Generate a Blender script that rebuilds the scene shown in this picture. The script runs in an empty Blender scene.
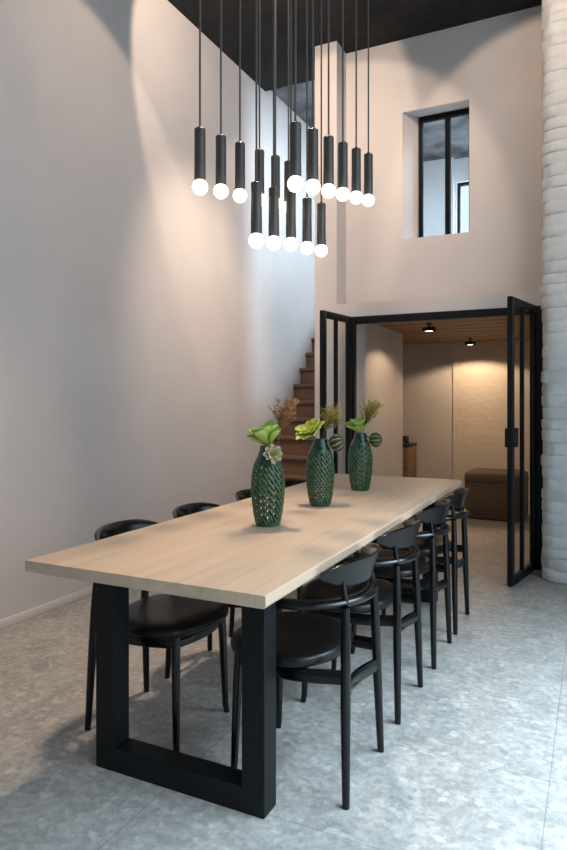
import bpy, bmesh, math, random
from mathutils import Vector, Matrix, noise
random.seed(7)
R = math.radians
scene = bpy.context.scene
COL = scene.collection
PI = math.pi

# ------------------------------------------------------------------ materials
def new_mat(name):
    m = bpy.data.materials.new(name); m.use_nodes = True
    nt = m.node_tree
    return m, nt, nt.nodes['Principled BSDF']

def ramp(nt, fac, stops):
    r = nt.nodes.new('ShaderNodeValToRGB')
    els = r.color_ramp.elements
    while len(els) < len(stops): els.new(0.5)
    for e, (p, c) in zip(els, stops):
        e.position = p; e.color = (*c, 1)
    nt.links.new(fac, r.inputs['Fac'])
    return r.outputs['Color']

def coords(nt, scale=(1, 1, 1), kind='Object'):
    t = nt.nodes.new('ShaderNodeTexCoord'); mp = nt.nodes.new('ShaderNodeMapping')
    mp.inputs['Scale'].default_value = scale
    nt.links.new(t.outputs[kind], mp.inputs['Vector'])
    return mp.outputs['Vector']

def noise_tex(nt, vec, scale, detail=4, rough=0.5, dist=0.0):
    n = nt.nodes.new('ShaderNodeTexNoise')
    n.inputs['Scale'].default_value = scale; n.inputs['Detail'].default_value = detail
    n.inputs['Roughness'].default_value = rough; n.inputs['Distortion'].default_value = dist
    nt.links.new(vec, n.inputs['Vector'])
    return n.outputs['Fac']

def bump(nt, bsdf, height, strength=0.3, dist=0.01):
    b = nt.nodes.new('ShaderNodeBump')
    b.inputs['Strength'].default_value = strength; b.inputs['Distance'].default_value = dist
    nt.links.new(height, b.inputs['Height']); nt.links.new(b.outputs['Normal'], bsdf.inputs['Normal'])

def math_node(nt, op, a, b=None):
    n = nt.nodes.new('ShaderNodeMath'); n.operation = op
    for i, v in enumerate((a, b)):
        if v is None: continue
        if isinstance(v, (int, float)): n.inputs[i].default_value = v
        else: nt.links.new(v, n.inputs[i])
    return n.outputs[0]

def mixc(nt, fac, a, b, mode='MIX'):
    n = nt.nodes.new('ShaderNodeMix'); n.data_type = 'RGBA'; n.blend_type = mode
    for sock, v in ((n.inputs[0], fac), (n.inputs[6], a), (n.inputs[7], b)):
        if isinstance(v, (int, float)): sock.default_value = v
        elif isinstance(v, tuple): sock.default_value = (*v, 1)
        else: nt.links.new(v, sock)
    return n.outputs[2]

def simple(name, col, rough=0.5, var=0.0, vscale=8, bstr=0.0, bscale=60, metal=0.0, spec=0.5, coat=0.0):
    m, nt, b = new_mat(name)
    b.inputs['Base Color'].default_value = (*col, 1); b.inputs['Roughness'].default_value = rough
    b.inputs['Metallic'].default_value = metal; b.inputs['Specular IOR Level'].default_value = spec
    b.inputs['Coat Weight'].default_value = coat
    v = coords(nt)
    if var:
        n = noise_tex(nt, v, vscale, 5)
        lo = tuple(max(0, c * (1 - var)) for c in col); hi = tuple(min(1, c * (1 + var)) for c in col)
        nt.links.new(ramp(nt, n, [(0.3, lo), (0.7, hi)]), b.inputs['Base Color'])
    if bstr:
        bump(nt, b, noise_tex(nt, v, bscale, 4), bstr, 0.004)
    return m

M = {}
M['plaster'] = simple('plaster', (0.60, 0.575, 0.565), 0.75, 0.03, 2.5, 0.05, 40)
M['plaster_upper'] = simple('plaster_upper', (0.75, 0.75, 0.75), 0.8, 0.02, 3)
M['rough_white'] = simple('rough_white', (0.66, 0.60, 0.53), 0.7, 0.05, 6, 0.5, 22)
M['brick_paint'] = simple('brick_paint', (0.66, 0.69, 0.70), 0.6, 0.07, 12, 0.35, 70)
M['skirting'] = simple('skirting', (0.68, 0.65, 0.63), 0.5)
M['steel'] = simple('steel', (0.005, 0.007, 0.0085), 0.45, 0.15, 5, spec=0.25)
M['window_steel'] = simple('window_steel', (0.005, 0.007, 0.0085), 0.6, 0.15, 5, spec=0.08)
M['table_steel'] = simple('table_steel', (0.004, 0.006, 0.0075), 0.5, 0.15, 5, spec=0.25)
M['black_wood'] = simple('black_wood', (0.0035, 0.0038, 0.0045), 0.20, 0.2, 18, 0.02, 90, spec=0.38)
M['leather'] = simple('leather', (0.0045, 0.0047, 0.0055), 0.32, 0.1, 30, 0.06, 220, spec=0.32)
M['pendant_metal'] = simple('pendant_metal', (0.095, 0.09, 0.083), 0.38, 0.1, 6, metal=0.35)
M['cable'] = simple('cable', (0.10, 0.095, 0.09), 0.55)
M['taupe'] = simple('taupe', (0.125, 0.095, 0.072), 0.85, 0.15, 40, 0.25, 260)
M['dark_plastic'] = simple('dark_plastic', (0.012, 0.012, 0.012), 0.4)
M['slate'] = simple('slate', (0.11, 0.12, 0.13), 0.85, 0.35, 3, 0.3, 12)

def mat_stone():
    m, nt, b = new_mat('stone_floor')
    v = coords(nt)
    base = ramp(nt, noise_tex(nt, v, 6, 9, 0.72), [(0.3, (0.27, 0.268, 0.26)), (0.7, (0.47, 0.465, 0.45))])
    vo = nt.nodes.new('ShaderNodeTexVoronoi'); vo.inputs['Scale'].default_value = 38; vo.inputs['Randomness'].default_value = 1; vo.feature = 'SMOOTH_F1'; vo.inputs['Smoothness'].default_value = 0.45
    wv = nt.nodes.new('ShaderNodeVectorMath'); wv.operation = 'MULTIPLY_ADD'
    nn = nt.nodes.new('ShaderNodeTexNoise'); nn.inputs['Scale'].default_value = 26; nn.inputs['Detail'].default_value = 5
    nt.links.new(v, nn.inputs['Vector'])
    nt.links.new(nn.outputs['Color'], wv.inputs[0]); wv.inputs[1].default_value = (0.028, 0.028, 0.028); nt.links.new(v, wv.inputs[2])
    nt.links.new(wv.outputs[0], vo.inputs['Vector'])
    sep = nt.nodes.new('ShaderNodeSeparateColor'); nt.links.new(vo.outputs['Color'], sep.inputs[0])
    peb = ramp(nt, sep.outputs[0], [(0.0, (0.20, 0.195, 0.185)), (0.5, (0.33, 0.325, 0.315)), (0.85, (0.46, 0.45, 0.43)), (1.0, (0.66, 0.64, 0.60))])
    c1 = mixc(nt, 0.38, base, peb)
    vo2 = nt.nodes.new('ShaderNodeTexVoronoi'); vo2.inputs['Scale'].default_value = 7
    nt.links.new(wv.outputs[0], vo2.inputs['Vector'])
    sep2 = nt.nodes.new('ShaderNodeSeparateColor'); nt.links.new(vo2.outputs['Color'], sep2.inputs[0])
    big = math_node(nt, 'MULTIPLY', math_node(nt, 'GREATER_THAN', sep2.outputs[1], 0.93),
                    math_node(nt, 'LESS_THAN', vo2.outputs['Distance'], 0.38))
    c2 = mixc(nt, math_node(nt, 'MULTIPLY', big, 0.4), c1, (0.20, 0.205, 0.205))
    fine = ramp(nt, noise_tex(nt, v, 42, 7, 0.78), [(0.34, (0.72, 0.72, 0.715)), (0.66, (1.18, 1.18, 1.17))])
    c3 = mixc(nt, 1.0, c2, fine, 'MULTIPLY')
    # tile joints, 0.565 m in the length and 1.13 m across
    sx = nt.nodes.new('ShaderNodeSeparateXYZ'); nt.links.new(v, sx.inputs[0])
    def line(out, period, off, w):
        a = math_node(nt, 'ADD', out, off)
        f = math_node(nt, 'ABSOLUTE', math_node(nt, 'SUBTRACT', math_node(nt, 'FRACT', math_node(nt, 'DIVIDE', a, period)), 0.5))
        return math_node(nt, 'LESS_THAN', f, w / period)
    jy = line(sx.outputs[1], 0.565, -2.33 + 0.2825, 0.0016)
    jx = line(sx.outputs[0], 1.13, 0.14 + 0.565, 0.0016)
    j = math_node(nt, 'MAXIMUM', jx, jy)
    c4 = mixc(nt, math_node(nt, 'MULTIPLY', j, 0.55), c3, (0.10, 0.10, 0.10))
    nt.links.new(c4, b.inputs['Base Color'])
    nt.links.new(ramp(nt, noise_tex(nt, v, 12, 4), [(0.3, (0.42,) * 3), (0.7, (0.6,) * 3)]), b.inputs['Roughness'])
    bump(nt, b, sep.outputs[0], 0.05, 0.002)
    return m
M['stone'] = mat_stone()

def mat_wood(name, a, bb, c, axis=1, rough=0.5, gs=1.0, board=None):
    m, nt, b = new_mat(name)
    sc = [26 * gs, 26 * gs, 26 * gs]; sc[axis] = 1.3 * gs
    v = coords(nt, tuple(sc))
    n = noise_tex(nt, v, 1.0, 6, 0.6, 0.6)
    col = ramp(nt, n, [(0.25, a), (0.5, bb), (0.75, c)])
    v2 = coords(nt)
    big = ramp(nt, noise_tex(nt, v2, 1.6, 2), [(0.3, (0.93, 0.93, 0.93)), (0.7, (1.05, 1.04, 1.02))])
    col = mixc(nt, 1.0, col, big, 'MULTIPLY')
    if board:
        ax, w = board
        sx = nt.nodes.new('ShaderNodeSeparateXYZ'); nt.links.new(v2, sx.inputs[0])
        q = math_node(nt, 'DIVIDE', sx.outputs[ax], w)
        wn = nt.nodes.new('ShaderNodeTexWhiteNoise'); wn.noise_dimensions = '1D'
        nt.links.new(math_node(nt, 'FLOOR', q), wn.inputs['W'])
        tone = ramp(nt, wn.outputs['Value'], [(0, (0.93, 0.93, 0.93)), (1, (1.05, 1.045, 1.04))])
        col = mixc(nt, 1.0, col, tone, 'MULTIPLY')
    nt.links.new(col, b.inputs['Base Color'])
    b.inputs['Roughness'].default_value = rough
    bump(nt, b, n, 0.08, 0.002)
    return m
M['oak'] = mat_wood('oak', (0.56, 0.425, 0.31), (0.63, 0.49, 0.365), (0.68, 0.54, 0.41), 1, 0.48, 1.0, (0, 0.147))
M['oak_edge'] = M['oak']
M['stair_wood'] = mat_wood('stair_wood', (0.13, 0.075, 0.045), (0.18, 0.105, 0.065), (0.22, 0.135, 0.085), 0, 0.5)
M['plank'] = mat_wood('plank', (0.20, 0.115, 0.065), (0.30, 0.18, 0.105), (0.38, 0.23, 0.14), 0, 0.6, 1.0, (1, 0.16))
M['cab_wood'] = mat_wood('cab_wood', (0.17, 0.10, 0.06), (0.22, 0.13, 0.08), (0.26, 0.16, 0.10), 0, 0.5)

def mat_concrete():
    m, nt, b = new_mat('dark_concrete')
    v = coords(nt)
    n = noise_tex(nt, v, 3.5, 8, 0.7, 0.4)
    nt.links.new(ramp(nt, n, [(0.3, (0.004, 0.004, 0.0045)), (0.55, (0.013, 0.0125, 0.0125)), (0.75, (0.034, 0.032, 0.031))]), b.inputs['Base Color'])
    b.inputs['Roughness'].default_value = 0.9
    bump(nt, b, noise_tex(nt, v, 5, 8, 0.75), 1.0, 0.12)
    return m
M['concrete'] = mat_concrete()
M['concrete_daylit'] = simple('concrete_daylit', (0.15, 0.155, 0.165), 0.9, 0.6, 4, 0.8, 12)  # lighter, bluish concrete: daylight over the stairs put into the colour

def mat_glass():
    m = bpy.data.materials.new('glass'); m.use_nodes = True
    nt = m.node_tree; nt.nodes.clear()
    o = nt.nodes.new('ShaderNodeOutputMaterial'); mx = nt.nodes.new('ShaderNodeMixShader')
    tr = nt.nodes.new('ShaderNodeBsdfTransparent'); tr.inputs[0].default_value = (0.93, 0.95, 0.95, 1)
    gl = nt.nodes.new('ShaderNodeBsdfGlossy'); gl.inputs['Roughness'].default_value = 0.02
    mx.inputs[0].default_value = 0.02
    nt.links.new(tr.outputs[0], mx.inputs[1]); nt.links.new(gl.outputs[0], mx.inputs[2])
    nt.links.new(mx.outputs[0], o.inputs['Surface'])
    return m
M['glass'] = mat_glass()

def mat_emit(name, col, strength):
    m, nt, b = new_mat(name)
    b.inputs['Base Color'].default_value = (0.9, 0.9, 0.88, 1)
    b.inputs['Emission Color'].default_value = (*col, 1); b.inputs['Emission Strength'].default_value = strength
    return m
M['bulb'] = mat_emit('bulb', (1.0, 0.88, 0.70), 3.5)
M['spot_lens'] = mat_emit('spot_lens', (1.0, 0.78, 0.52), 12.0)

def mat_glaze():
    m, nt, b = new_mat('green_glaze')
    v = coords(nt)
    sx = nt.nodes.new('ShaderNodeSeparateXYZ'); nt.links.new(v, sx.inputs[0])
    n = noise_tex(nt, v, 30, 4)
    g = ramp(nt, n, [(0.3, (0.012, 0.052, 0.020)), (0.7, (0.030, 0.120, 0.040))])
    neck = ramp(nt, math_node(nt, 'MULTIPLY', sx.outputs[2], 3.0), [(0.72, (0, 0, 0)), (0.92, (1, 1, 1))])
    nt.links.new(mixc(nt, neck, g, (0.004, 0.030, 0.026)), b.inputs['Base Color'])
    b.inputs['Roughness'].default_value = 0.16; b.inputs['Coat Weight'].default_value = 0.5
    return m
M['glaze'] = mat_glaze()

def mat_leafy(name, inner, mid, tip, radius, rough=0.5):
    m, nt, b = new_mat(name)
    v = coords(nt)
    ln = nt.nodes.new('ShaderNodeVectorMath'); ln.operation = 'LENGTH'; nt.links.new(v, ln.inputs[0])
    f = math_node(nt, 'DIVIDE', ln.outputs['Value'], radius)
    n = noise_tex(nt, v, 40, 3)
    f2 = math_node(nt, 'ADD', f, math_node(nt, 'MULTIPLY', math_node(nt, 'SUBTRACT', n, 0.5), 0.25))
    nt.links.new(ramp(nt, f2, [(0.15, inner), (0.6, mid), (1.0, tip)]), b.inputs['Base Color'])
    b.inputs['Roughness'].default_value = rough
    b.inputs['Subsurface Weight'].default_value = 0.0
    return m
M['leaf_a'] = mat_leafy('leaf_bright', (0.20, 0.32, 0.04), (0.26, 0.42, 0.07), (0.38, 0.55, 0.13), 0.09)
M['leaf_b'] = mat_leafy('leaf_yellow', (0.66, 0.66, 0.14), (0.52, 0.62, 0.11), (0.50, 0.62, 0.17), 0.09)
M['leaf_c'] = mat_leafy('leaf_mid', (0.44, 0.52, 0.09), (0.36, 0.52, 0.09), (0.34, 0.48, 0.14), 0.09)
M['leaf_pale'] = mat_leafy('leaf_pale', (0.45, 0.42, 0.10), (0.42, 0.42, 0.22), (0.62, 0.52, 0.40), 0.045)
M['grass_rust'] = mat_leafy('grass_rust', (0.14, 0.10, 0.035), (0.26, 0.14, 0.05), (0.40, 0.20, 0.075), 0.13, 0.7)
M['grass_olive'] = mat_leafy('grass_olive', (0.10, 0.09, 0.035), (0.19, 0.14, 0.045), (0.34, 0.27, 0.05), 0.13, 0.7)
M['stem'] = simple('stem', (0.10, 0.16, 0.05), 0.6)
def mat_cactus():
    m, nt, b = new_mat('cactus_skin')
    v = coords(nt)
    sx = nt.nodes.new('ShaderNodeSeparateXYZ'); nt.links.new(v, sx.inputs[0])
    a = math_node(nt, 'ARCTAN2', sx.outputs[1], sx.outputs[0])
    w = math_node(nt, 'COSINE', math_node(nt, 'MULTIPLY', a, 10.0))
    nt.links.new(ramp(nt, math_node(nt, 'ADD', math_node(nt, 'MULTIPLY', w, 0.5), 0.5),
                      [(0.55, (0.02, 0.05, 0.022)), (0.85, (0.11, 0.12, 0.05)), (0.97, (0.36, 0.25, 0.13))]), b.inputs['Base Color'])
    b.inputs['Roughness'].default_value = 0.6
    return m
M['cactus'] = mat_cactus()

# ------------------------------------------------------------------ mesh builder
class MB:
    def __init__(s): s.v = []; s.f = []
    def add(s, vs, fs, mat=None):
        o = len(s.v)
        for p in vs:
            p = Vector(p)
            s.v.append(mat @ p if mat is not None else p)
        for f in fs: s.f.append([i + o for i in f])
    def box(s, a, b, mat=None):
        x0, y0, z0 = a; x1, y1, z1 = b
        vs = [(x0, y0, z0), (x1, y0, z0), (x1, y1, z0), (x0, y1, z0), (x0, y0, z1), (x1, y0, z1), (x1, y1, z1), (x0, y1, z1)]
        s.add(vs, [(3, 2, 1, 0), (4, 5, 6, 7), (0, 1, 5, 4), (1, 2, 6, 5), (2, 3, 7, 6), (3, 0, 4, 7)], mat)
    def lathe(s, prof, n=24, mat=None, cap=True):
        vs = []; fs = []
        for r, z in prof:
            for i in range(n):
                a = 2 * PI * i / n; vs.append((r * math.cos(a), r * math.sin(a), z))
        for k in range(len(prof) - 1):
            for i in range(n):
                j = (i + 1) % n
                fs.append((k * n + i, k * n + j, (k + 1) * n + j, (k + 1) * n + i))
        if cap:
            fs.append(tuple(reversed(range(n)))); fs.append(tuple(range((len(prof) - 1) * n, len(prof) * n)))
        s.add(vs, fs, mat)
    def tube(s, pts, radii, n=12, flat=1.0, up=None, cap=True):
        """sweep an ellipse (half-width r, half-height r*flat along 'up') along pts"""
        pts = [Vector(p) for p in pts]
        if not isinstance(radii, (list, tuple)): radii = [radii] * len(pts)
        vs = []; fs = []; prev = None
        for k, p in enumerate(pts):
            t = (pts[min(k + 1, len(pts) - 1)] - pts[max(k - 1, 0)]).normalized()
            if up is not None:
                u = Vector(up)
            elif prev is None:
                u = Vector((0, 0, 1)) if abs(t.z) < 0.9 else Vector((1, 0, 0))
            else: u = prev
            u = (u - t * u.dot(t)).normalized(); w = t.cross(u); prev = u
            rr = radii[k]
            rw, rh = rr if isinstance(rr, (tuple, list)) else (rr, rr * flat)
            for i in range(n):
                a = 2 * PI * i / n
                vs.append(p + w * (rw * math.cos(a)) + u * (rh * math.sin(a)))
        for k in range(len(pts) - 1):
            for i in range(n):
                j = (i + 1) % n
                fs.append((k * n + i, k * n + j, (k + 1) * n + j, (k + 1) * n + i))
        if cap:
            fs.append(tuple(reversed(range(n)))); fs.append(tuple(range((len(pts) - 1) * n, len(pts) * n)))
        s.add(vs, fs)
    def loft(s, rings, closed=True, cap=True):
        n = len(rings[0]); vs = [p for r in rings for p in r]; fs = []
        for k in range(len(rings) - 1):
            for i in range(n if closed else n - 1):
                j = (i + 1) % n
                fs.append((k * n + i, k * n + j, (k + 1) * n + j, (k + 1) * n + i))
        if cap:
            fs.append(tuple(reversed(range(n)))); fs.append(tuple(range((len(rings) - 1) * n, len(rings) * n)))
        s.add(vs, fs)
    def build(s, name, mat, parent=None, smooth=True, bevel=0, angle=40, segs=2):
        me = bpy.data.meshes.new(name)
        me.from_pydata([tuple(v) for v in s.v], [], s.f)
        bm = bmesh.new(); bm.from_mesh(me)
        bmesh.ops.recalc_face_normals(bm, faces=bm.faces)
        if bevel:
            es = [e for e in bm.edges if len(e.link_faces) == 2 and e.calc_face_angle(0) > R(35)]
            bmesh.ops.bevel(bm, geom=es, offset=bevel, segments=segs, affect='EDGES', profile=0.5)
        bm.to_mesh(me); bm.free()
        if smooth:
            me.polygons.foreach_set('use_smooth', [True] * len(me.polygons))
            me.set_sharp_from_angle(angle=R(angle))
        me.materials.append(mat)
        o = bpy.data.objects.new(name, me); COL.objects.link(o)
        if parent: o.parent = parent
        return o

def empty(name, loc=(0, 0, 0), rz=0):
    o = bpy.data.objects.new(name, None); COL.objects.link(o)
    o.location = loc; o.rotation_euler = (0, 0, rz); o.empty_display_size = 0.1
    return o
def tag(o, label, cat, group=None, kind=None):
    o['label'] = label; o['category'] = cat
    if group: o['group'] = group
    if kind: o['kind'] = kind
    return o
def kids(o): return [c for c in COL.objects if c.parent == o]
def copy_tree(o, parent=None):
    c = o.copy(); COL.objects.link(c); c.parent = parent
    for ch in kids(o): copy_tree(ch, c)
    return c
def boxes(name, mat, lst, parent=None, bevel=0):
    m = MB()
    for a, b in lst: m.box(a, b)
    return m.build(name, mat, parent, bevel=bevel)
def struct(name, mat, lst, label, cat, bevel=0):
    return tag(boxes(name, mat, lst, None, bevel), label, cat, kind='structure')

# ------------------------------------------------------------------ measurements of the place
XL = -2.985            # left wall
YP, YW, YB = 5.20, 5.43, 5.64   # pillar front, recessed wall, back of the wall
XP0, XP1 = -2.215, -2.01        # pillar
XR = 1.05
YF = -1.6
H = 4.37
ZU = 2.366             # upper floor
YN = 9.0; YU = 8.6     # far wall of the rooms behind
DX0, DX1, DZ = -1.90, -0.36, 1.985   # doorway

# ------------------------------------------------------------------ setting
struct('floor', M['stone'], [((-3.4, YF - .2, -0.12), (XR + .4, YN + .3, 0))], 'grey speckled stone tile floor with thin joints', 'floor')
struct('wall_left', M['plaster'], [((XL - .2, YF, 0), (XL, YN + .2, H + .2))], 'tall smooth pale plaster wall on the left', 'wall')
struct('baseboard_left', M['skirting'], [((XL, YF, 0), (XL + .012, 5.2, .052))], 'low pale skirting board along the left wall', 'baseboard', .003)

# back wall with the doorway and the interior window opening (left jamb splayed)
WX0, WX1, WZ0, WZ1 = -1.497, -0.937, 2.657, 3.745
w = MB()
w.box((XP0, YP, 0), (XP1, YB, H))                                   # pillar
w.box((XP1, YP, 0), (DX0 - .0, YB, DZ))                             # left of the doorway
w.box((XP1, YP, DZ), (XR, YB, 2.10))                                # lintel
w.box((DX1, YP, 0), (XR, YB, DZ))                                   # right of the doorway
w.box((XP1, YW, 2.10), (WX0, YB, WZ0)); w.box((WX0, YW, 2.10), (WX1, YB, WZ0)); w.box((WX1, YW, 2.10), (XR, YB, WZ0))
w.box((WX1, YW, WZ0), (XR, YB, H)); w.box((XP1, YW, WZ1), (WX1, YB, H))
# left part beside the window with a splayed reveal
xs = WX0 + .115
w.add([(XP1, YW, WZ0), (WX0, YW, WZ0), (xs, YB, WZ0), (XP1, YB, WZ0), (XP1, YW, WZ1), (WX0, YW, WZ1), (xs, YB, WZ1), (XP1, YB, WZ1)],
      [(3, 2, 1, 0), (4, 5, 6, 7), (0, 1, 5, 4), (1, 2, 6, 5), (2, 3, 7, 6), (3, 0, 4, 7)])
tag(w.build('wall_back', M['plaster'], None, smooth=False), 'pale plaster wall with a pillar, above and around the steel doorway', 'wall', kind='structure')

struct('ceiling', M['concrete'], [((XL - .2, YF, H), (XR + .2, 5.74, H + .25))], 'dark rough concrete ceiling high over the table', 'ceiling')
struct('ceiling_upper', M['concrete_daylit'], [((XL - .2, 5.74, H + .07), (-1.35, YN + .2, H + .3)), ((-1.35, 6.7, H + .07), (XR + .2, YN + .2, H + .3)),
       ((-.25, 5.74, H + .07), (XR + .2, 6.7, H + .3))], 'concrete ceiling over the stairs, daylight tint put into its colour', 'ceiling')

# right wall with the wide street window (behind the right edge of the picture)
wy0, wy1, wz0, wz1 = -0.7, 3.55, 0.06, 4.0
struct('wall_right', M['plaster'], [((XR, YF, 0), (XR + .2, wy0, H)), ((XR, wy1, 0), (XR + .2, YN + .2, H)), ((XR, wy0, wz1), (XR + .2, wy1, H)), ((XR, wy0, 0), (XR + .2, wy1, wz0))],
       'pale plaster wall on the right with a wide window', 'wall')
struct('wall_front', M['plaster'], [((XL - .2, YF - .2, 0), (XR + .2, YF, H + .2))], 'pale plaster wall facing the far doorway', 'wall')

# rooms behind: lower lounge and upper floor
struct('wall_lounge_left', M['plaster'], [((XP0, YB, 0), (-2.05, 7.45, 2.06)), ((XL, 7.6, 0), (XL + .02, YN, 2.06))], 'pale wall on the left just inside the doorway', 'wall')
struct('wall_lounge_back', M['plaster'], [((XL, YN - .1, 0), (-1.745, YN, 2.06))], 'smooth shaded wall at the far end of the lounge', 'wall')
rb = MB(); rb.box((-1.745, YN - .13, 0), (XR, YN - .1 + .1, 2.06))
m_, nt_, b_ = new_mat('white_brick')
v_ = coords(nt_)
mp_ = nt_.nodes.new('ShaderNodeMapping'); mp_.inputs['Rotation'].default_value = (R(90), 0, 0); nt_.links.new(v_, mp_.inputs['Vector'])
bt = nt_.nodes.new('ShaderNodeTexBrick'); bt.inputs['Scale'].default_value = 1.0; bt.inputs['Brick Width'].default_value = 0.22
bt.inputs['Row Height'].default_value = 0.075; bt.inputs['Mortar Size'].default_value = 0.008; bt.inputs['Mortar Smooth'].default_value = 0.6
nt_.links.new(mp_.outputs[0], bt.inputs['Vector'])
hgt = math_node(nt_, 'ADD', math_node(nt_, 'MULTIPLY', bt.outputs['Fac'], -0.10), math_node(nt_, 'MULTIPLY', noise_tex(nt_, v_, 14, 5), 1.1))
b_.inputs['Base Color'].default_value = (0.66, 0.60, 0.53, 1); b_.inputs['Roughness'].default_value = 0.65
bump(nt_, b_, hgt, 0.45, 0.02)
tag(rb.build('wall_lounge_brick', m_, None, smooth=False), 'rough white painted brick wall behind the taupe pouf', 'wall', kind='structure')
struct('wall_lounge_right', M['plaster'], [((-.12, YB, 0), (XR, YN, 2.06))], 'wall on the right inside the doorway', 'wall')
struct('floor_upper', M['plaster'], [((XP0, YB, 2.12), (XR, YN, ZU)), ((XL, 7.36, 2.12), (XP0, YN, ZU))], 'white slab of the upper floor', 'floor')
pl = MB()
for i in range(22):
    y = YB - .02 + i * .16
    pl.box((-2.05, y + .004, 2.06 + .004 * (i % 2)), (XR, y + .156, 2.12))
tag(pl.build('ceiling_lounge', M['plank'], None, smooth=False), 'brown timber plank ceiling above the doorway', 'ceiling', kind='structure')
struct('ceiling_corridor', M['plank'], [((XL, 7.45, 2.06), (-2.05, YN, 2.12))], 'timber ceiling left of the lounge', 'ceiling')
# unseen sloped parapet, added to cut the light diagonally on the stair wall
pp = MB()
yz = [(6.03, ZU), (6.03, ZU + .01), (6.61, 2.89), (7.36, 3.45), (7.36, ZU)]
vs = [(XP0, y, z) for y, z in yz] + [(XP0 + .1, y, z) for y, z in yz]
pp.add(vs, [(0, 1, 2, 3, 4), (9, 8, 7, 6, 5)] + [(i, i + 5, (i + 1) % 5 + 5, (i + 1) % 5) for i in range(5)])
tag(pp.build('wall_stair_shade', M['plaster'], None, smooth=False), 'added sloping parapet that shades the stair wall', 'wall', kind='structure')
# upper far wall with an outside window
ux0, ux1, uz0, uz1 = -1.645, -0.65, 2.9, 4.135
struct('wall_upper', M['plaster_upper'], [((XL, YU, ZU), (ux0, YU + .2, H + .1)), ((ux1, YU, ZU), (XR, YU + .2, H + .1)), ((ux0, YU, uz1), (ux1, YU + .2, H + .1)), ((ux0, YU, ZU), (ux1, YU + .2, uz0)),
       ((XL, YU - .08, ZU), (-1.67, YU, H + .1))], 'white wall of the upper room seen through the inner window', 'wall')
uw = boxes('window_2', M['steel'], [((ux0, YU + .05, uz0), (ux0 + .035, YU + .1, uz1)), ((ux1 - .035, YU + .05, uz0), (ux1, YU + .1, uz1)), ((ux0 + .035, YU + .05, uz1 - .035), (ux1 - .035, YU + .1, uz1)), ((ux0 + .035, YU + .05, uz0), (ux1 - .035, YU + .1, uz0 + .035))])
tag(uw, 'bright dark-framed outer window of the upper room', 'window', kind='structure')
boxes('pane', M['glass'], [((ux0 + .035, YU + .07, uz0 + .035), (ux1 - .035, YU + .078, uz1 - .035))], uw)

# interior window
wi = empty('window_1', (0, 0, 0)); tag(wi, 'narrow black steel inner window high in the back wall', 'window', kind='structure')
fx0, fx1, fz0, fz1, fy = WX0 + .105, WX1, WZ0, WZ1, YB - .06
fw = .03
boxes('window_frame', M['window_steel'], [((fx0, fy, fz0), (fx0 + fw, fy + .05, fz1)), ((fx1 - fw, fy, fz0), (fx1, fy + .05, fz1)), ((fx0 + fw, fy, fz1 - .042), (fx1 - fw, fy + .05, fz1)), ((fx0 + fw, fy, fz0), (fx1 - fw, fy + .05, fz0 + fw))], wi, .003)
mx = -1.145
boxes('mullion', M['window_steel'], [((mx - .02, fy - .002, fz0 + fw), (mx + .02, fy + .052, fz1 - .042))], wi)
boxes('pane', M['glass'], [((fx0 + fw, fy + .02, fz0 + fw), (mx - .02, fy + .026, fz1 - .042))], wi)
boxes('pane', M['glass'], [((mx + .02, fy + .02, fz0 + fw), (fx1 - fw, fy + .026, fz1 - .042))], wi)

# street window frame in the right wall
rw = boxes('window_3', M['steel'], [((XR + .06, wy0, wz1 - .06), (XR + .12, wy1, wz1)), ((XR + .06, wy0, wz0), (XR + .12, wy1, wz0 + .06))] +
           [((XR + .06, y, wz0 + .06), (XR + .12, y + .05, wz1 - .06)) for y in (wy0, wy0 + 1.4, wy0 + 2.8, wy1 - .05)])
tag(rw, 'wide steel street window in the right wall', 'window', kind='structure')

# white painted brick pier with rounded corners, laid course by course
pier = MB()
z = 0.0; px0, px1, py0, py1, rc = -0.352, 0.25, 4.885, YP - .002, 0.105
random.seed(3)
outline = []
def rr_outline(off, seed):
    pts = []
    x0, x1, y0, y1 = px0 - off, px1 + off, py0 - off, py1
    r = rc + off * .6
    path = [(x0, y1)]
    for i in range(5): path.append((x0, y1 - (y1 - y0 - r) * (i + 1) / 5))
    for i in range(1, 10):
        a = PI + (PI / 2) * i / 9
        path.append((x0 + r + r * math.cos(a), y0 + r + r * math.sin(a)))
    for i in range(1, 9): path.append((x0 + r + (x1 - x0 - r) * i / 8, y0))
    path.append((x1, y1))
    return path
rings = []
while z < H - .01:
    hh = min(random.uniform(.074, .092), H - z)
    d = random.uniform(-.003, .003); sd = random.random() * 50
    for t, o in ((0.0, -.009), (.06, -.002), (.16, .001), (.50, .002), (.86, .001), (.95, -.002)):
        path = rr_outline(o + d, 0)
        ring = []
        for i, (x, y) in enumerate(path):
            nz = noise.noise(Vector((x * 9 + sd, y * 9, (z + t * hh) * 16))) * .006 + (noise.cell(Vector(((i + int(sd * 7)) // 4, int(sd * 10), 1))) * .008 - .004 if t > 0 else 0)
            cx, cy = px0 + .25, py0 + .25
            dv = Vector((x - cx, y - cy, 0)).normalized()
            if y >= py1 - 1e-4: nz = 0
            ring.append((x + dv.x * nz, min(y + dv.y * nz, py1), z + t * hh + (noise.noise(Vector((x * 5, y * 5, sd))) * .006 if z > 0 and t else 0)))
        rings.append(ring)
    z += hh
rings.append([(x, y, H) for x, y in rr_outline(0, 0)])
pier.loft(rings)
tag(pier.build('wall_pier', M['brick_paint'], None, angle=70), 'white painted rough brick pier at the right edge', 'wall', kind='structure')

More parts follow.
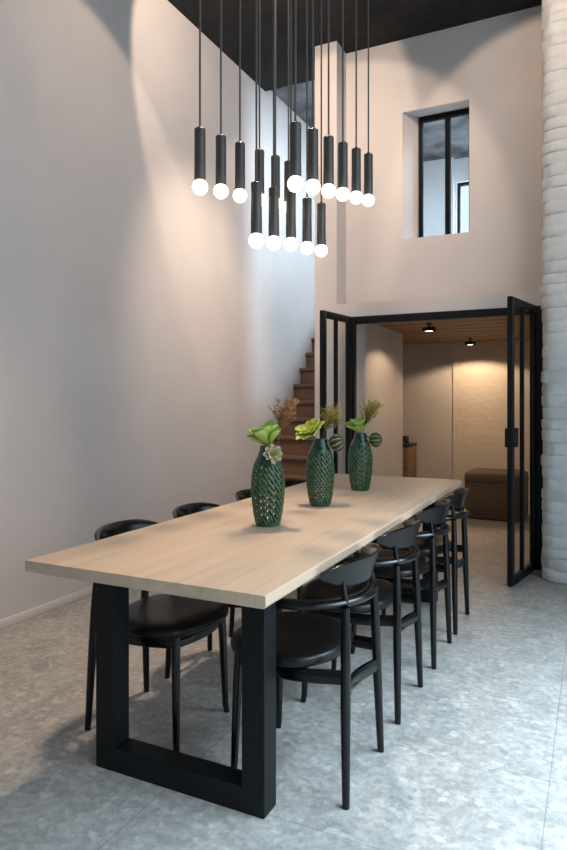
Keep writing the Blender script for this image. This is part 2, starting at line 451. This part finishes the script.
# steel door frame and two open glazed leaves
df = boxes('trim_1', M['steel'], [((DX0, YP - .012, 0), (DX0 + .05, YP + .06, DZ)), ((DX1 - .05, YP - .012, 0), (DX1, YP + .06, DZ)), ((DX0 + .05, YP - .012, DZ - .06), (DX1 - .05, YP + .06, DZ))], None, .003)
tag(df, 'slim black steel door frame around the doorway', 'door frame', kind='structure')
def leaf(name, hinge, free, label, lock):
    hx, hy = hinge; fx, fy = free
    L = math.hypot(fx - hx, fy - hy); rz = math.atan2(fy - hy, fx - hx)
    d = empty(name, (hx, hy, 0), rz); tag(d, label, 'door', kind='structure')
    t = .017; z0, z1 = .012, DZ - .004; s = .055
    boxes('door_frame', M['steel'], [((0, -t, z0), (s, t, z1)), ((L - s, -t, z0), (L, t, z1)), ((s, -t, z0), (L - s, t, z0 + s)), ((s, -t, z1 - s), (L - s, t, z1))], d, .003)
    mm = L * .52
    boxes('mullion', M['steel'], [((mm - .016, -t * .7, z0 + s), (mm + .016, t * .7, z1 - s))], d)
    boxes('pane', M['glass'], [((s, -.004, z0 + s), (mm - .016, .004, z1 - s))], d)
    boxes('pane', M['glass'], [((mm + .016, -.004, z0 + s), (L - s, .004, z1 - s))], d)
    if lock:
        boxes('lock_case', M['steel'], [((L - .105, -t - .012, .955), (L + .012, t + .012, 1.085))], d, .004)
    hg = MB()
    for zz in (.2, 1.0, 1.75): hg.lathe([(.011, zz), (.011, zz + .1)], 10, Matrix.Translation((-.004, 0, 0)))
    hg.build('hinge', M['steel'], d)
    return d
leaf('door_1', (-0.418, 5.165), (-0.528, 4.601), 'open glazed black steel door leaf by the white brick pier', True)
leaf('door_2', (-1.875, 5.165), (-1.936, 4.677), 'open glazed black steel door leaf at the left of the doorway', False)

# ------------------------------------------------------------------ stairs
st = empty('staircase', (0, 0, 0)); tag(st, 'brown wooden stairs climbing between the left wall and the pillar', 'stairs', kind='structure')
for k in range(1, 13):
    y = 5.331 - .10 + (k - 1) * .166; zt = .182 * k
    boxes('step_tread', M['stair_wood'], [((XL + .004, y, zt - .035), (XP0 - .004, y + .215, zt))], st, .006)
    boxes('step_riser', M['stair_wood'], [((XL + .004, y + .03, zt - .182 + .001), (XP0 - .004, y + .048, zt - .036))], st)

# ------------------------------------------------------------------ dining table
tb = empty('dining_table', (-1.237, 2.933, 0)); tag(tb, 'long pale oak dining table on black steel frame legs', 'table')
tw, tl, tz, th = .4425, 1.403, .75, .036
top = MB()
random.seed(5)
N = 80; rings = []
for i in range(N + 1):
    y = -tl + 2 * tl * i / N
    e = .0018 * noise.noise(Vector((y * 5, 0, 0))) + .0008 * noise.noise(Vector((y * 19, 3, 0)))
    e2 = e * .5 + .0012 * noise.noise(Vector((y * 14, 7, 0)))
    l = .002 * noise.noise(Vector((y * 8, 11, 0)))
    if i in (0, N): e = e2 = l = 0
    x1 = tw + e; x0 = -tw + l
    rings.append([(x0 + .003, y, tz), (x0, y, tz - .003), (x0, y, tz - th + .003), (x0 + .003, y, tz - th),
                  (x1 - .006 + e2 - e, y, tz - th), (tw + e2, y, tz - th + .008), (x1, y, tz - .004), (x1 - .004, y, tz)])
top.loft(rings)
top.build('tabletop', M['oak'], tb, smooth=True, angle=30)
def uframe(yc):
    lx, fr, dp = .331, .080, .082
    z1 = tz - th
    prof = [(-lx, 0), (lx, 0), (lx, z1), (lx - fr, z1), (lx - fr, fr), (-lx + fr, fr), (-lx + fr, z1), (-lx, z1)]
    m = MB(); n = len(prof)
    vs = [(x, yc - dp / 2, z) for x, z in prof] + [(x, yc + dp / 2, z) for x, z in prof]
    fs = [(0, 1, 4, 5), (1, 2, 3, 4), (0, 5, 6, 7)]
    fs += [tuple(i + n for i in reversed(f)) for f in [(0, 1, 4, 5), (1, 2, 3, 4), (0, 5, 6, 7)]]
    fs += [(i, (i + 1) % n, (i + 1) % n + n, i + n) for i in range(n)]
    m.add(vs, fs)
    o = m.build('leg', M['table_steel'], tb, smooth=False)
    bv = o.modifiers.new('bevel', 'BEVEL'); bv.width = .003; bv.segments = 2; bv.limit_method = 'ANGLE'
    return o
uframe(-1.155); uframe(1.155)

# ------------------------------------------------------------------ chairs (local +x = back of the chair)
def make_chair():
    c = empty('dining_chair')
    # seat pad: soft round cushion, thicker middle, slightly squared
    m = MB(); rings = []; n = 40
    def rad(a):
        x, y = math.cos(a), math.sin(a)
        return 1.0 / ((abs(x) / .192) ** 2.4 + (abs(y) / .215) ** 2.4) ** (1 / 2.5)
    for sc_, z in ((.93, .412), (.985, .418), (1.0, .430), (.985, .443), (.94, .452), (.80, .457), (.55, .456), (.25, .453), (.02, .452)):
        rings.append([(sc_ * rad(2 * PI * i / n) * math.cos(2 * PI * i / n) - .046, sc_ * rad(2 * PI * i / n) * math.sin(2 * PI * i / n), z) for i in range(n)])
    m.loft(rings); m.build('seat', M['leather'], c, angle=60)
    # seat frame: bowed side rails and front rail under the pad
    m = MB()
    def band(pts, h, t):
        pts = [Vector(p) for p in pts]; rs = []
        for k, p in enumerate(pts):
            tg = (pts[min(k + 1, len(pts) - 1)] - pts[max(k - 1, 0)]); tg.z = 0; tg.normalize()
            nv = Vector((-tg.y, tg.x, 0)) * (t / 2); hh = Vector((0, 0, h / 2)); cz = hh * .75; nn = nv * .6
            rs.append([p - nv - cz, p - nn - hh, p + nn - hh, p + nv - cz, p + nv + cz, p + nn + hh, p - nn + hh, p - nv + cz])
        m.loft(rs)
    for sgn in (1, -1):
        pts = []
        for i in range(13):
            t = i / 12
            x = -.175 + .375 * t
            y = sgn * (.158 + .022 * math.sin(PI * t))
            zz = .392 + .002 * t - .008 * math.sin(PI * t)
            pts.append((x, y, zz))
        band(pts, .042, .020)
    band([(-.175 - .03 * math.cos(PI * (i / 10 - .5)), -.158 + .316 * i / 10, .392) for i in range(11)], .040, .020)
    m.build('seat_frame', M['black_wood'], c)
    # curved rear stretcher
    m = MB()
    band([(.212 - .030 * math.sin(PI * i / 12), -.155 + .31 * i / 12, .322) for i in range(13)], .045, .020)
    m.build('stretcher', M['black_wood'], c)
    for sgn in (1, -1):
        m = MB()
        m.tube([(-.190, sgn * .176, 0), (-.186, sgn * .172, .03), (-.178, sgn * .164, .30), (-.174, sgn * .158, .418)], [.0115, .0125, .0165, .017], 14, up=(1, 0, 0))
        m.build('leg', M['black_wood'], c)
        m = MB()
        m.tube([(.222, sgn * .182, 0), (.221, sgn * .180, .02), (.214, sgn * .164, .30), (.211, sgn * .155, .45), (.206, sgn * .144, .612)], [.0115, .0125, .0165, .0165, .0140], 14, up=(1, 0, 0))
        m.build('leg', M['black_wood'], c)
    # horseshoe arm rail
    m = MB(); pts = []; rd = []
    K = 36
    for i in range(K + 1):
        t = -1 + 2 * i / K
        a = t * R(128)
        rx, ry = .222, .228
        x = .012 + rx * math.cos(a); y = ry * math.sin(a)
        if abs(a) > R(90): x = .012 - (abs(a) - R(90)) * .235; y = math.copysign(.228 - .02 * (abs(a) - R(90)) ** 2, a)
        e = abs(t)
        wdt = .021 + .006 * (1 - e) if e < .97 else .016
        pts.append((x, y, .626 - .002 * e)); rd.append((wdt, .0165 if e < .97 else .011))
    m.tube(pts, rd, 12, up=(0, 0, 1))
    m.build('armrest', M['black_wood'], c)
    # bent backrest, tall in the middle, tapering to rounded ends
    m = MB(); rings = []; K = 30
    for i in range(K + 1):
        t = -1 + 2 * i / K
        a = t * R(49); Rr = .276
        cx = .240 - Rr
        half = .056 * (1 - abs(t) ** 3.0 * .80)
        zc = .710 + .010 * abs(t) ** 2
        thk = .0105 * (1 - .5 * abs(t) ** 6)
        lean = .018
        ring = []
        for (dz, dr) in ((-1, 0), (-.9, .8), (-.5, 1), (0, 1), (.5, 1), (.9, .8), (1, 0), (.9, -.8), (.5, -1), (0, -1), (-.5, -1), (-.9, -.8)):
            rr = Rr + thk * dr + lean * dz * half / .056 * .9 - .004 * (1 - dz * dz)
            ring.append((cx + rr * math.cos(a), rr * math.sin(a) * .98, zc + dz * half))
        rings.append(ring)
    m.loft(rings); m.build('backrest', M['black_wood'], c, angle=60)
    for sgn in (1, -1):
        m = MB()
        m.tube([(.206, sgn * .138, .628), (.200, sgn * .138, .66), (.194, sgn * .138, .71)], [.0105, .0095, .0085], 10, up=(1, 0, 0))
        m.build('back_post', M['black_wood'], c)
    return c
chair = make_chair()
spots = [
    (-.925, 2.08, 0, 'black round-backed wooden chair right of the table, nearest the camera, beside the front table leg'),
    (-.925, 2.667, 0, 'black round-backed wooden chair right of the table, second from its near end'),
    (-.915, 3.25, 0, 'black round-backed wooden chair right of the table, third from its near end'),
    (-.912, 3.755, 0, 'black round-backed wooden chair right of the table, farthest back towards the doorway'),
    (-1.55, 2.10, PI, 'black wooden chair left of the table, its round seat seen between the near table legs'),
    (-1.55, 2.615, PI, 'black wooden chair on the wall side of the table, second from the near end'),
    (-1.55, 3.19, PI, 'black wooden chair on the wall side, third from the near end, mostly behind the tabletop'),
    (-1.55, 3.72, PI, 'black wooden chair on the wall side, farthest, just its back rim showing by the stairs'),
]
for i, (x, y, rz, lab) in enumerate(spots):
    o = chair if i == 0 else copy_tree(chair)
    o.location = (x, y, 0); o.rotation_euler = (0, 0, rz)
    tag(o, lab, 'chair', 'black wooden chairs around the table')

# ------------------------------------------------------------------ pendant lamps
def make_pendant():
    p = empty('pendant_lamp')
    m = MB(); m.lathe([(.0045, 0), (.0045, 1)], 10); m.build('cable', M['cable'], p)      # unit length, scaled per lamp
    m = MB(); m.lathe([(.008, .262), (.010, .255), (.022, .253), (.0245, .250), (.0245, .222), (.0235, .221), (.0235, .2195), (.0245, .2185), (.0245, .098)], 28); m.build('tube', M['pendant_metal'], p, angle=25)
    m = MB(); m.lathe([(.0235, .0985), (.0235, .095), (.0250, .094), (.0250, .030), (.0235, .028), (.0215, .028)], 28); m.build('lamp_holder', M['pendant_metal'], p)
    m = MB()
    prof = [(.0005, -.034)]
    for i in range(1, 20):
        a = -PI / 2 + PI * .86 * i / 19
        prof.append((.034 * math.cos(a), .034 * math.sin(a)))
    m.lathe(prof, 28); m.build('bulb', M['bulb'], p, angle=80)
    return p
pend = make_pendant()
A = [(2.367, 2.201), (2.541, 2.233), (2.717, 2.264), (2.918, 2.299), (3.101, 2.331), (3.264, 2.356)]
B = [(2.447, 2.177), (2.63, 2.219), (2.818, 2.256), (3.007, 2.295), (3.205, 2.335), (3.406, 2.377)]
C3 = [(2.494, 1.974), (2.664, 2.001), (2.849, 2.036), (3.044, 2.059), (3.236, 2.085)]
ords = ['first', 'second', 'third', 'fourth', 'fifth', 'sixth']
first = True
for X, row, nm in ((-1.55, A, 'of the left row'), (-1.13, B, 'of the right row'), (-1.34, C3, 'of the lowest row')):
    for i, (y, z) in enumerate(row):
        o = pend if first else copy_tree(pend); first = False
        o.location = (X, y, z)
        for k in kids(o):
            if k.name.startswith('cable'):
                k.location = (0, 0, .256); k.scale = (1, 1, H - z - .256)
        pos = ords[i] + ' from the near end' if 0 < i < len(row) - 1 else ('nearest the camera' if i == 0 else 'farthest from the camera')
        tag(o, 'black pendant with globe bulb, %s %s' % (pos, nm), 'pendant lamp', 'black tube pendant lamps over the table')

# ------------------------------------------------------------------ vases
def make_vase_mesh():
    prof = [(0, .050), (.02, .0535), (.06, .061), (.11, .067), (.16, .0695), (.20, .068), (.24, .0615), (.275, .051), (.30, .041), (.318, .035), (.332, .0345)]
    def pr(z):
        for (z0, r0), (z1, r1) in zip(prof, prof[1:]):
            if z <= z1:
                t = (z - z0) / (z1 - z0); t = t * t * (3 - 2 * t) * .5 + t * .5
                return r0 + (r1 - r0) * t
        return prof[-1][1]
    NC, TH, NZ, HV = 14, 196, 150, .332
    per = TH // NC
    rowh = .028
    vs = []; fs = []
    for k in range(NZ + 1):
        z = HV * k / NZ
        amp = max(0, min(1, (z - .004) / .012)) * max(0, min(1, (.285 - z) / .03))
        for i in range(TH):
            u = (i % per) / per; col = i // per
            s = u
            ph = z / rowh + s * 1.35 + .5 * (col % 2)
            lobe = math.sin(PI * (ph % 1.0)) ** .7
            d = amp * (.0056 * lobe - .0026) * (1 - .35 * u)
            a = 2 * PI * i / TH
            r = pr(z) + d
            vs.append((r * math.cos(a), r * math.sin(a), z))
    for k in range(NZ):
        z = HV * (k + .5) / NZ
        for i in range(TH):
            u = ((i + .5) % per) / per; col = i // per
            s = u
            ph = (z / rowh + s * 1.35 + .5 * (col % 2)) % 1.0
            hole = False
            if .016 < z < .262:
                dph = min(ph, 1 - ph)
                if dph < .27 * (1 - ((s - .14) / .20) ** 2) or dph < .12 * (1 - ((s - .62) / .24) ** 2): hole = True
            if hole: continue
            j = (i + 1) % TH
            fs.append((k * TH + i, k * TH + j, (k + 1) * TH + j, (k + 1) * TH + i))
    o = len(vs)
    fs.append(tuple(reversed(range(TH))))
    m = MB(); m.v = [Vector(v) for v in vs]; m.f = fs
    return m
VX = -1.240
vz = [(2.41, 0.2), (2.98, 1.1), (3.588, 2.0)]
vlab = ['green pierced ceramic vase nearest the camera on the table', 'green pierced ceramic vase in the middle of the table', 'green pierced ceramic vase farthest down the table']
vase = make_vase_mesh().build('vase', M['glaze'], None, angle=80)
sm = vase.modifiers.new('solid', 'SOLIDIFY'); sm.thickness = .004; sm.offset = -1
for i, (y, rz) in enumerate(vz):
    o = vase if i == 0 else vase.copy()
    if i: COL.objects.link(o)
    o.location = (VX, y, .7505); o.rotation_euler = (0, 0, rz)
    tag(o, vlab[i], 'vase', 'green vases on the table')

def leaf_into(m, length, width, curl, mat, cup=.25, tipw=.1):
    n = 9; cross = 5; grid = []
    for i in range(n + 1):
        t = i / n
        wv = width * 1.05 * (t + .06) ** .55 * max(.0, 1 - t ** 4.5) ** .5 + .001
        bend = curl * t * t
        x = length * (t - .12 * curl * t * t); zz = length * bend * .5
        row = []
        for j in range(cross):
            q = -1 + 2 * j / (cross - 1)
            row.append(Vector((x, q * wv / 2, zz + abs(q) ** 1.6 * cup * wv)))
        grid.append(row)
    vs = [mat @ p for r in grid for p in r]; off = []
    nrm = (mat.to_3x3() @ Vector((0, 0, 1))).normalized() * -.0022
    vs2 = [v + nrm for v in vs]
    fs = []; C = cross; S = len(vs)
    for i in range(n):
        for j in range(C - 1):
            a = i * C + j
            fs.append((a, a + 1, a + C + 1, a + C)); fs.append((S + a + C, S + a + C + 1, S + a + 1, S + a))
    edge = [j for j in range(C)] + [i * C + C - 1 for i in range(1, n + 1)] + [n * C + j for j in range(C - 2, -1, -1)] + [i * C for i in range(n - 1, 0, -1)]
    for q in range(len(edge)):
        a, b = edge[q], edge[(q + 1) % len(edge)]
        fs.append((b, a, S + a, S + b))
    m.add(vs + vs2, fs)

def rosette(loc, tilt, tilt_az, layers, mat, stem_to, label, seed, name='succulent'):
    random.seed(seed)
    root = empty(name, loc); m = MB()
    for (cnt, elev, length, width, curl, base) in layers:
        ph = random.random() * 6.28
        for i in range(cnt):
            a = ph + 2 * PI * i / cnt + random.uniform(-.12, .12)
            mt = (Matrix.Rotation(a, 4, 'Z') @ Matrix.Translation((base, 0, 0)) @ Matrix.Rotation(-R(elev + random.uniform(-6, 6)), 4, 'Y'))
            sl = random.uniform(.9, 1.08)
            leaf_into(m, length * sl, width * sl, curl, mt)
    tl = Matrix.Rotation(tilt_az, 4, 'Z') @ Matrix.Rotation(tilt, 4, 'Y') @ Matrix.Rotation(-tilt_az, 4, 'Z')
    m.v = [tl @ v for v in m.v]
    m.build('leaves', mat, root, angle=70)
    s = MB(); d = Vector(stem_to) - Vector(loc); ax = tl @ Vector((0, 0, -1))
    p1 = ax * .03
    s.tube([tl @ Vector((0, 0, .004)), p1 * .6 + d * .1, d * .5 + p1 * .5, d], [.006, .005, .004, .004], 8)
    s.build('stem', M['stem'], root)
    tag(root, label, 'plant'); return root

cupL = [(4, 80, .055, .050, .1, .004), (5, 70, .080, .068, -.1, .008), (6, 56, .098, .078, -.1, .010), (5, 38, .096, .070, .10, .010)]
openL = [(5, 80, .036, .026, -.1, .003), (8, 66, .056, .038, -.15, .006), (9, 48, .074, .046, -.2, .009), (10, 28, .084, .050, -.15, .011)]
cup3 = [(6, 76, .056, .040, .0, .005), (8, 62, .080, .050, -.15, .008), (9, 44, .090, .054, -.2, .010)]
nz_ = .7505 + .332
# camera-right on the table plane is about (.9, .44); towards the camera is about (.44, -.9)
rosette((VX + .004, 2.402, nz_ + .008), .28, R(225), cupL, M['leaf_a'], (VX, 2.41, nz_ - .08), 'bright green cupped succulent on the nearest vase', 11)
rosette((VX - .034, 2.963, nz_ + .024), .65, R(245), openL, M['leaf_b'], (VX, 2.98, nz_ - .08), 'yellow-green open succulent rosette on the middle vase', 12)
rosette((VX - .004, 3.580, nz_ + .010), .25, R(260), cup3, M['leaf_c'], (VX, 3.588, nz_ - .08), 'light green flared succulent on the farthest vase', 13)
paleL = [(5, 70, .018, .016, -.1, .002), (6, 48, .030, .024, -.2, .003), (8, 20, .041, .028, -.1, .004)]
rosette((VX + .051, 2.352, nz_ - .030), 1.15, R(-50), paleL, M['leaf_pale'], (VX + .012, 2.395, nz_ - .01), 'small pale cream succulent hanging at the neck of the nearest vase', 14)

def sprig(loc, lean, mat, label, seed, n=90, L=.16, spread=.28):
    random.seed(seed)
    root = empty('dried_sprig', loc); m = MB()
    ld = Vector(lean).normalized()
    stem_top = ld * .075
    m.tube([(0, 0, -.09), (0, 0, -.03), ld * .03, stem_top], [.0022, .0022, .002, .0016], 6)
    for i in range(n):
        st_ = ld * random.uniform(.03, .10)
        dv = (ld + Vector((random.gauss(0, spread), random.gauss(0, spread), random.gauss(0, spread * .6)))).normalized()
        l = L * random.uniform(.30, .62)
        sag = Vector((dv.x, dv.y, -.3)) * .25 * l
        p = [st_, st_ + dv * l * .5, st_ + dv * l + sag * .5]
        m.tube(p, [.0012, .0018, .0006], 5)
        for q in range(4):
            t = random.uniform(.35, 1); b = p[1].lerp(p[2], t) if t > .5 else p[0].lerp(p[1], t * 2)
            e = b + (dv + Vector((random.gauss(0, .7), random.gauss(0, .7), random.gauss(0, .5)))).normalized() * .020
            m.tube([b, b.lerp(e, .5), e], [.0008, .0020, .0004], 5)
    m.build('plume', mat, root)
    tag(root, label, 'dried plant'); return root
sprig((VX + .036, 2.430, nz_ + .030), (.26, .12, .95), M['grass_rust'], 'rust-brown feathery dried sprig in the nearest vase', 21)
sprig((VX + .004, 2.994, nz_ + .010), (.30, .14, .72), M['grass_olive'], 'olive and yellow dried sprig in the middle vase', 22, 70, .16, .45)
sprig((VX + .010, 3.598, nz_ + .018), (.34, .16, .94), M['grass_olive'], 'brown-olive upright dried sprig in the farthest vase', 23, 70, .19, .32)

def cactus_ball(loc, stem_to, axis, r, label):
    root = empty('cactus', loc)
    q = Vector((0, 0, 1)).rotation_difference(Vector(axis).normalized())
    m = MB(); n = 80; rings = []
    for k in range(1, 20):
        th_ = PI * k / 20
        ring = []
        for i in range(n):
            a = 2 * PI * i / n
            rr = r * (1 + .075 * math.cos(10 * a) * math.sin(th_))
            ring.append(Vector((rr * math.sin(th_) * math.cos(a), rr * math.sin(th_) * math.sin(a), -r * .92 * math.cos(th_))))
        rings.append(ring)
    m.loft(rings)
    b = m.build('body', M['cactus'], root, angle=80); b.rotation_mode = 'QUATERNION'; b.rotation_quaternion = q
    s = MB(); d = Vector(stem_to) - Vector(loc)
    s.tube([d * .25, d * .6 + Vector((0, 0, -.006)), d], [.006, .005, .004], 8); s.build('stem', M['stem'], root)
    tag(root, label, 'cactus')
cactus_ball((VX + .078, 3.010, nz_ - .020), (VX + .012, 2.986, nz_ + .002), (.80, .10, .35), .042, 'small ribbed ball cactus beside the neck of the middle vase')
cactus_ball((VX + .082, 3.622, nz_ - .038), (VX + .012, 3.592, nz_ + .002), (.9, .25, .10), .042, 'small ribbed ball cactus beside the neck of the farthest vase')

# ------------------------------------------------------------------ lounge: pouf, cabinet, spots
pf = empty('pouf', (-.985, 7.42, 0)); tag(pf, 'taupe upholstered pouf with rounded corners inside the doorway', 'pouf')
def rrect(hx, hy, r, n=8):
    pts = []
    for cx, cy, a0 in ((hx - r, hy - r, 0), (-hx + r, hy - r, 90), (-hx + r, -hy + r, 180), (hx - r, -hy + r, 270)):
        for i in range(n + 1):
            a = R(a0 + 90 * i / n); pts.append((cx + r * math.cos(a), cy + r * math.sin(a)))
    return pts
m = MB(); m.loft([[(x * s_, y * s_, z) for x, y in rrect(.31, .31, .13)] for s_, z in ((.97, .012), (1, .03), (1, .25), (1, .405), (.995, .413))]); m.build('body', M['taupe'], pf, angle=60)
m = MB(); m.loft([[(x * s_, y * s_, z) for x, y in rrect(.31, .31, .13)] for s_, z in ((.99, .414), (1.0, .42), (1.005, .445), (1.0, .470), (.97, .486), (.90, .496), (.5, .502), (.02, .502))]); m.build('cushion', M['taupe'], pf, angle=70)
m = MB(); pts = [(x * 1.008, y * 1.008, .4135) for x, y in rrect(.31, .31, .13)]; m.tube(pts + pts[:1], .006, 8, up=(0, 0, 1)); m.build('piping', M['taupe'], pf)
boxes('base', M['dark_plastic'], [((-.25, -.25, 0), (.25, .25, .013))], pf)

cb = empty('cabinet', (-2.60, 8.55, 0)); tag(cb, 'low brown wooden cabinet with a dark top at the lounge corner', 'cabinet')
boxes('body', M['cab_wood'], [((-.30, -.16, .06), (.36, .30, .66))], cb, .004)
boxes('worktop', M['dark_plastic'], [((-.31, -.18, .66), (.37, .30, .69))], cb, .004)
for zz in (.08, .38):
    d = boxes('drawer', M['cab_wood'], [((-.29, -.178, zz), (.345, -.160, zz + .26))], cb, .003)
    boxes('handle', M['dark_plastic'], [((-.10, -.196, zz + .2), (.10, -.178, zz + .212))], d)
boxes('plinth', M['dark_plastic'], [((-.29, -.14, 0), (.34, .28, .06))], cb)
cm = empty('coffee_machine', (-2.44, 8.62, .69)); tag(cm, 'small dark appliance standing on the brown cabinet', 'appliance')
boxes('body', M['dark_plastic'], [((-.12, -.02, 0), (.12, .14, .10))], cm, .012)
boxes('drip_tray', M['dark_plastic'], [((-.10, -.12, 0), (.10, -.02, .02))], cm, .004)

def ceiling_spot(x, y, label):
    zc = 2.06
    s = empty('ceiling_spotlight', (x, y, zc)); tag(s, label, 'spotlight', 'black spotlights on the plank ceiling')
    m = MB(); m.lathe([(.030, 0), (.030, -.018)], 20); m.build('mount', M['dark_plastic'], s)
    m = MB(); m.lathe([(.012, -.018), (.012, -.045)], 12); m.build('stem', M['dark_plastic'], s)
    m = MB(); m.lathe([(.030, -.045), (.066, -.047), (.070, -.052), (.070, -.085), (.060, -.086), (.055, -.062), (.02, -.060)], 28, cap=False); m.build('shade', M['dark_plastic'], s)
    m = MB(); m.lathe([(.050, -.064), (.050, -.078), (.03, -.082)], 24); m.build('lamp', M['spot_lens'], s)
    return s
ceiling_spot(-1.527, 6.542, 'black round spotlight on the plank ceiling, nearer the doorway')
ceiling_spot(-1.43, 8.354, 'black round spotlight on the plank ceiling, near the far brick wall')

# ------------------------------------------------------------------ lights
def area(name, loc, target, sx, sy, power, col, spread=180):
    l = bpy.data.lights.new(name, 'AREA'); l.shape = 'RECTANGLE'; l.size = sx; l.size_y = sy; l.energy = power; l.color = col; l.spread = R(spread)
    o = bpy.data.objects.new(name, l); COL.objects.link(o); o.location = loc
    o.rotation_euler = (Vector(target) - Vector(loc)).to_track_quat('-Z', 'Y').to_euler(); return o
def spot(name, loc, target, power, col, size, blend=.15, rad=.03):
    l = bpy.data.lights.new(name, 'SPOT'); l.energy = power; l.color = col; l.spot_size = R(size); l.spot_blend = blend; l.shadow_soft_size = rad
    o = bpy.data.objects.new(name, l); COL.objects.link(o); o.location = loc
    o.rotation_euler = (Vector(target) - Vector(loc)).to_track_quat('-Z', 'Y').to_euler(); return o
BLUE = (0.68, 0.87, 1.0); WARM = (1.0, 0.75, 0.56); AMBER = (1.0, 0.69, 0.43)
area('street_sky', (XR + .4, 1.42, 2.1), (XR - 1, 1.42, 2.1), 4.2, 3.8, 25, (0.72, 0.84, 1.0))
area('street_daylight', (XR + .12, 1.6, 2.05), (.36, 1.5, 0), 4.0, .8, 88, BLUE, 82)
area('stair_fill', (-.80, 6.05, H + .2), (-2.4, 5.98, 2.4), .6, .45, 100, (0.66, 0.84, 1.0))  # added source above an unseen ceiling gap, throws daylight on the stair wall
area('upper_side_fill', (XR - .02, 7.1, 3.3), (-1, 6.7, 3.1), 1.8, 1.3, 45, (0.72, 0.86, 1.0))  # added fill with no window behind it, brightens the inner window reveal
area('upper_daylight', (-1.12, YU + .3, 3.5), (-1.2, 7.5, 3.2), .9, 1.1, 30, (0.8, 0.9, 1.0))
def aim(loc, tilt, az):
    return (loc[0] + math.sin(tilt) * math.cos(az), loc[1] + math.sin(tilt) * math.sin(az), loc[2] - math.cos(tilt))
for n_, x in (('track_spot_a', -2.0), ('track_spot_b', -.28)):
    p = (x, 3.52, 4.28); spot(n_, p, aim(p, R(58.7), R(90)), 75, WARM, 66, .2)
p = (-1.385, 2.96, 4.28); spot('track_spot_c', p, aim(p, R(40), R(180)), 60, WARM, 74.5, .15)
p = (-1.92, 3.6, 4.28); spot('track_spot_d', p, aim(p, R(75.5), R(180 - 55.5)), 62, WARM, 102, .12)
spot('wall_fill_spot', (-1.6, 4.0, 4.28), (-2.985, 4.65, 1.7), 330, WARM, 52, 1.0, .1)  # added warm fill for the lower left wall
spot('pillar_fill_spot', (-.75, 3.9, 4.28), (-2.01, 5.35, 2.7), 75, WARM, 72, 1.0, .08)  # added warm fill for the side of the pillar
spot('table_fill_spot', (-1.5, 3.0, 4.28), (-1.9, 2.0, 0), 450, WARM, 54, .9, .12)  # added warm fill for the tabletop and the floor on the left
spot('lounge_spot_a', (-1.527, 6.542, 1.965), (-1.527, 6.542, 0), 22, AMBER, 150, .25)
spot('lounge_spot_b', (-1.43, 8.354, 1.965), (-1.43, 8.354, 0), 42, AMBER, 150, .25)

wd = bpy.data.worlds.new('world'); scene.world = wd; wd.use_nodes = True
bg = wd.node_tree.nodes['Background']; bg.inputs[0].default_value = (0.75, 0.88, 1.0, 1); bg.inputs[1].default_value = 1.5

# ------------------------------------------------------------------ camera and view
cd = bpy.data.cameras.new('camera'); co = bpy.data.objects.new('camera', cd); COL.objects.link(co)
co.location = (0, 0, 1.272); co.rotation_euler = (R(90), 0, .451126)
cd.sensor_fit = 'AUTO'; cd.sensor_width = 36; cd.lens = 645.4 / 850 * 36; cd.shift_y = -(425 - 400.7) / 850
cd.clip_start = .05; cd.clip_end = 60
scene.camera = co
vsn = scene.view_settings
vsn.view_transform = 'Standard'; vsn.look = 'None'; vsn.exposure = 0.0; vsn.gamma = 1.0; vsn.use_curve_mapping = False
scene.cycles.use_denoising = True
scene.cycles.max_bounces = 10; scene.cycles.diffuse_bounces = 5; scene.cycles.transparent_max_bounces = 12
scene.cycles.sample_clamp_indirect = 6
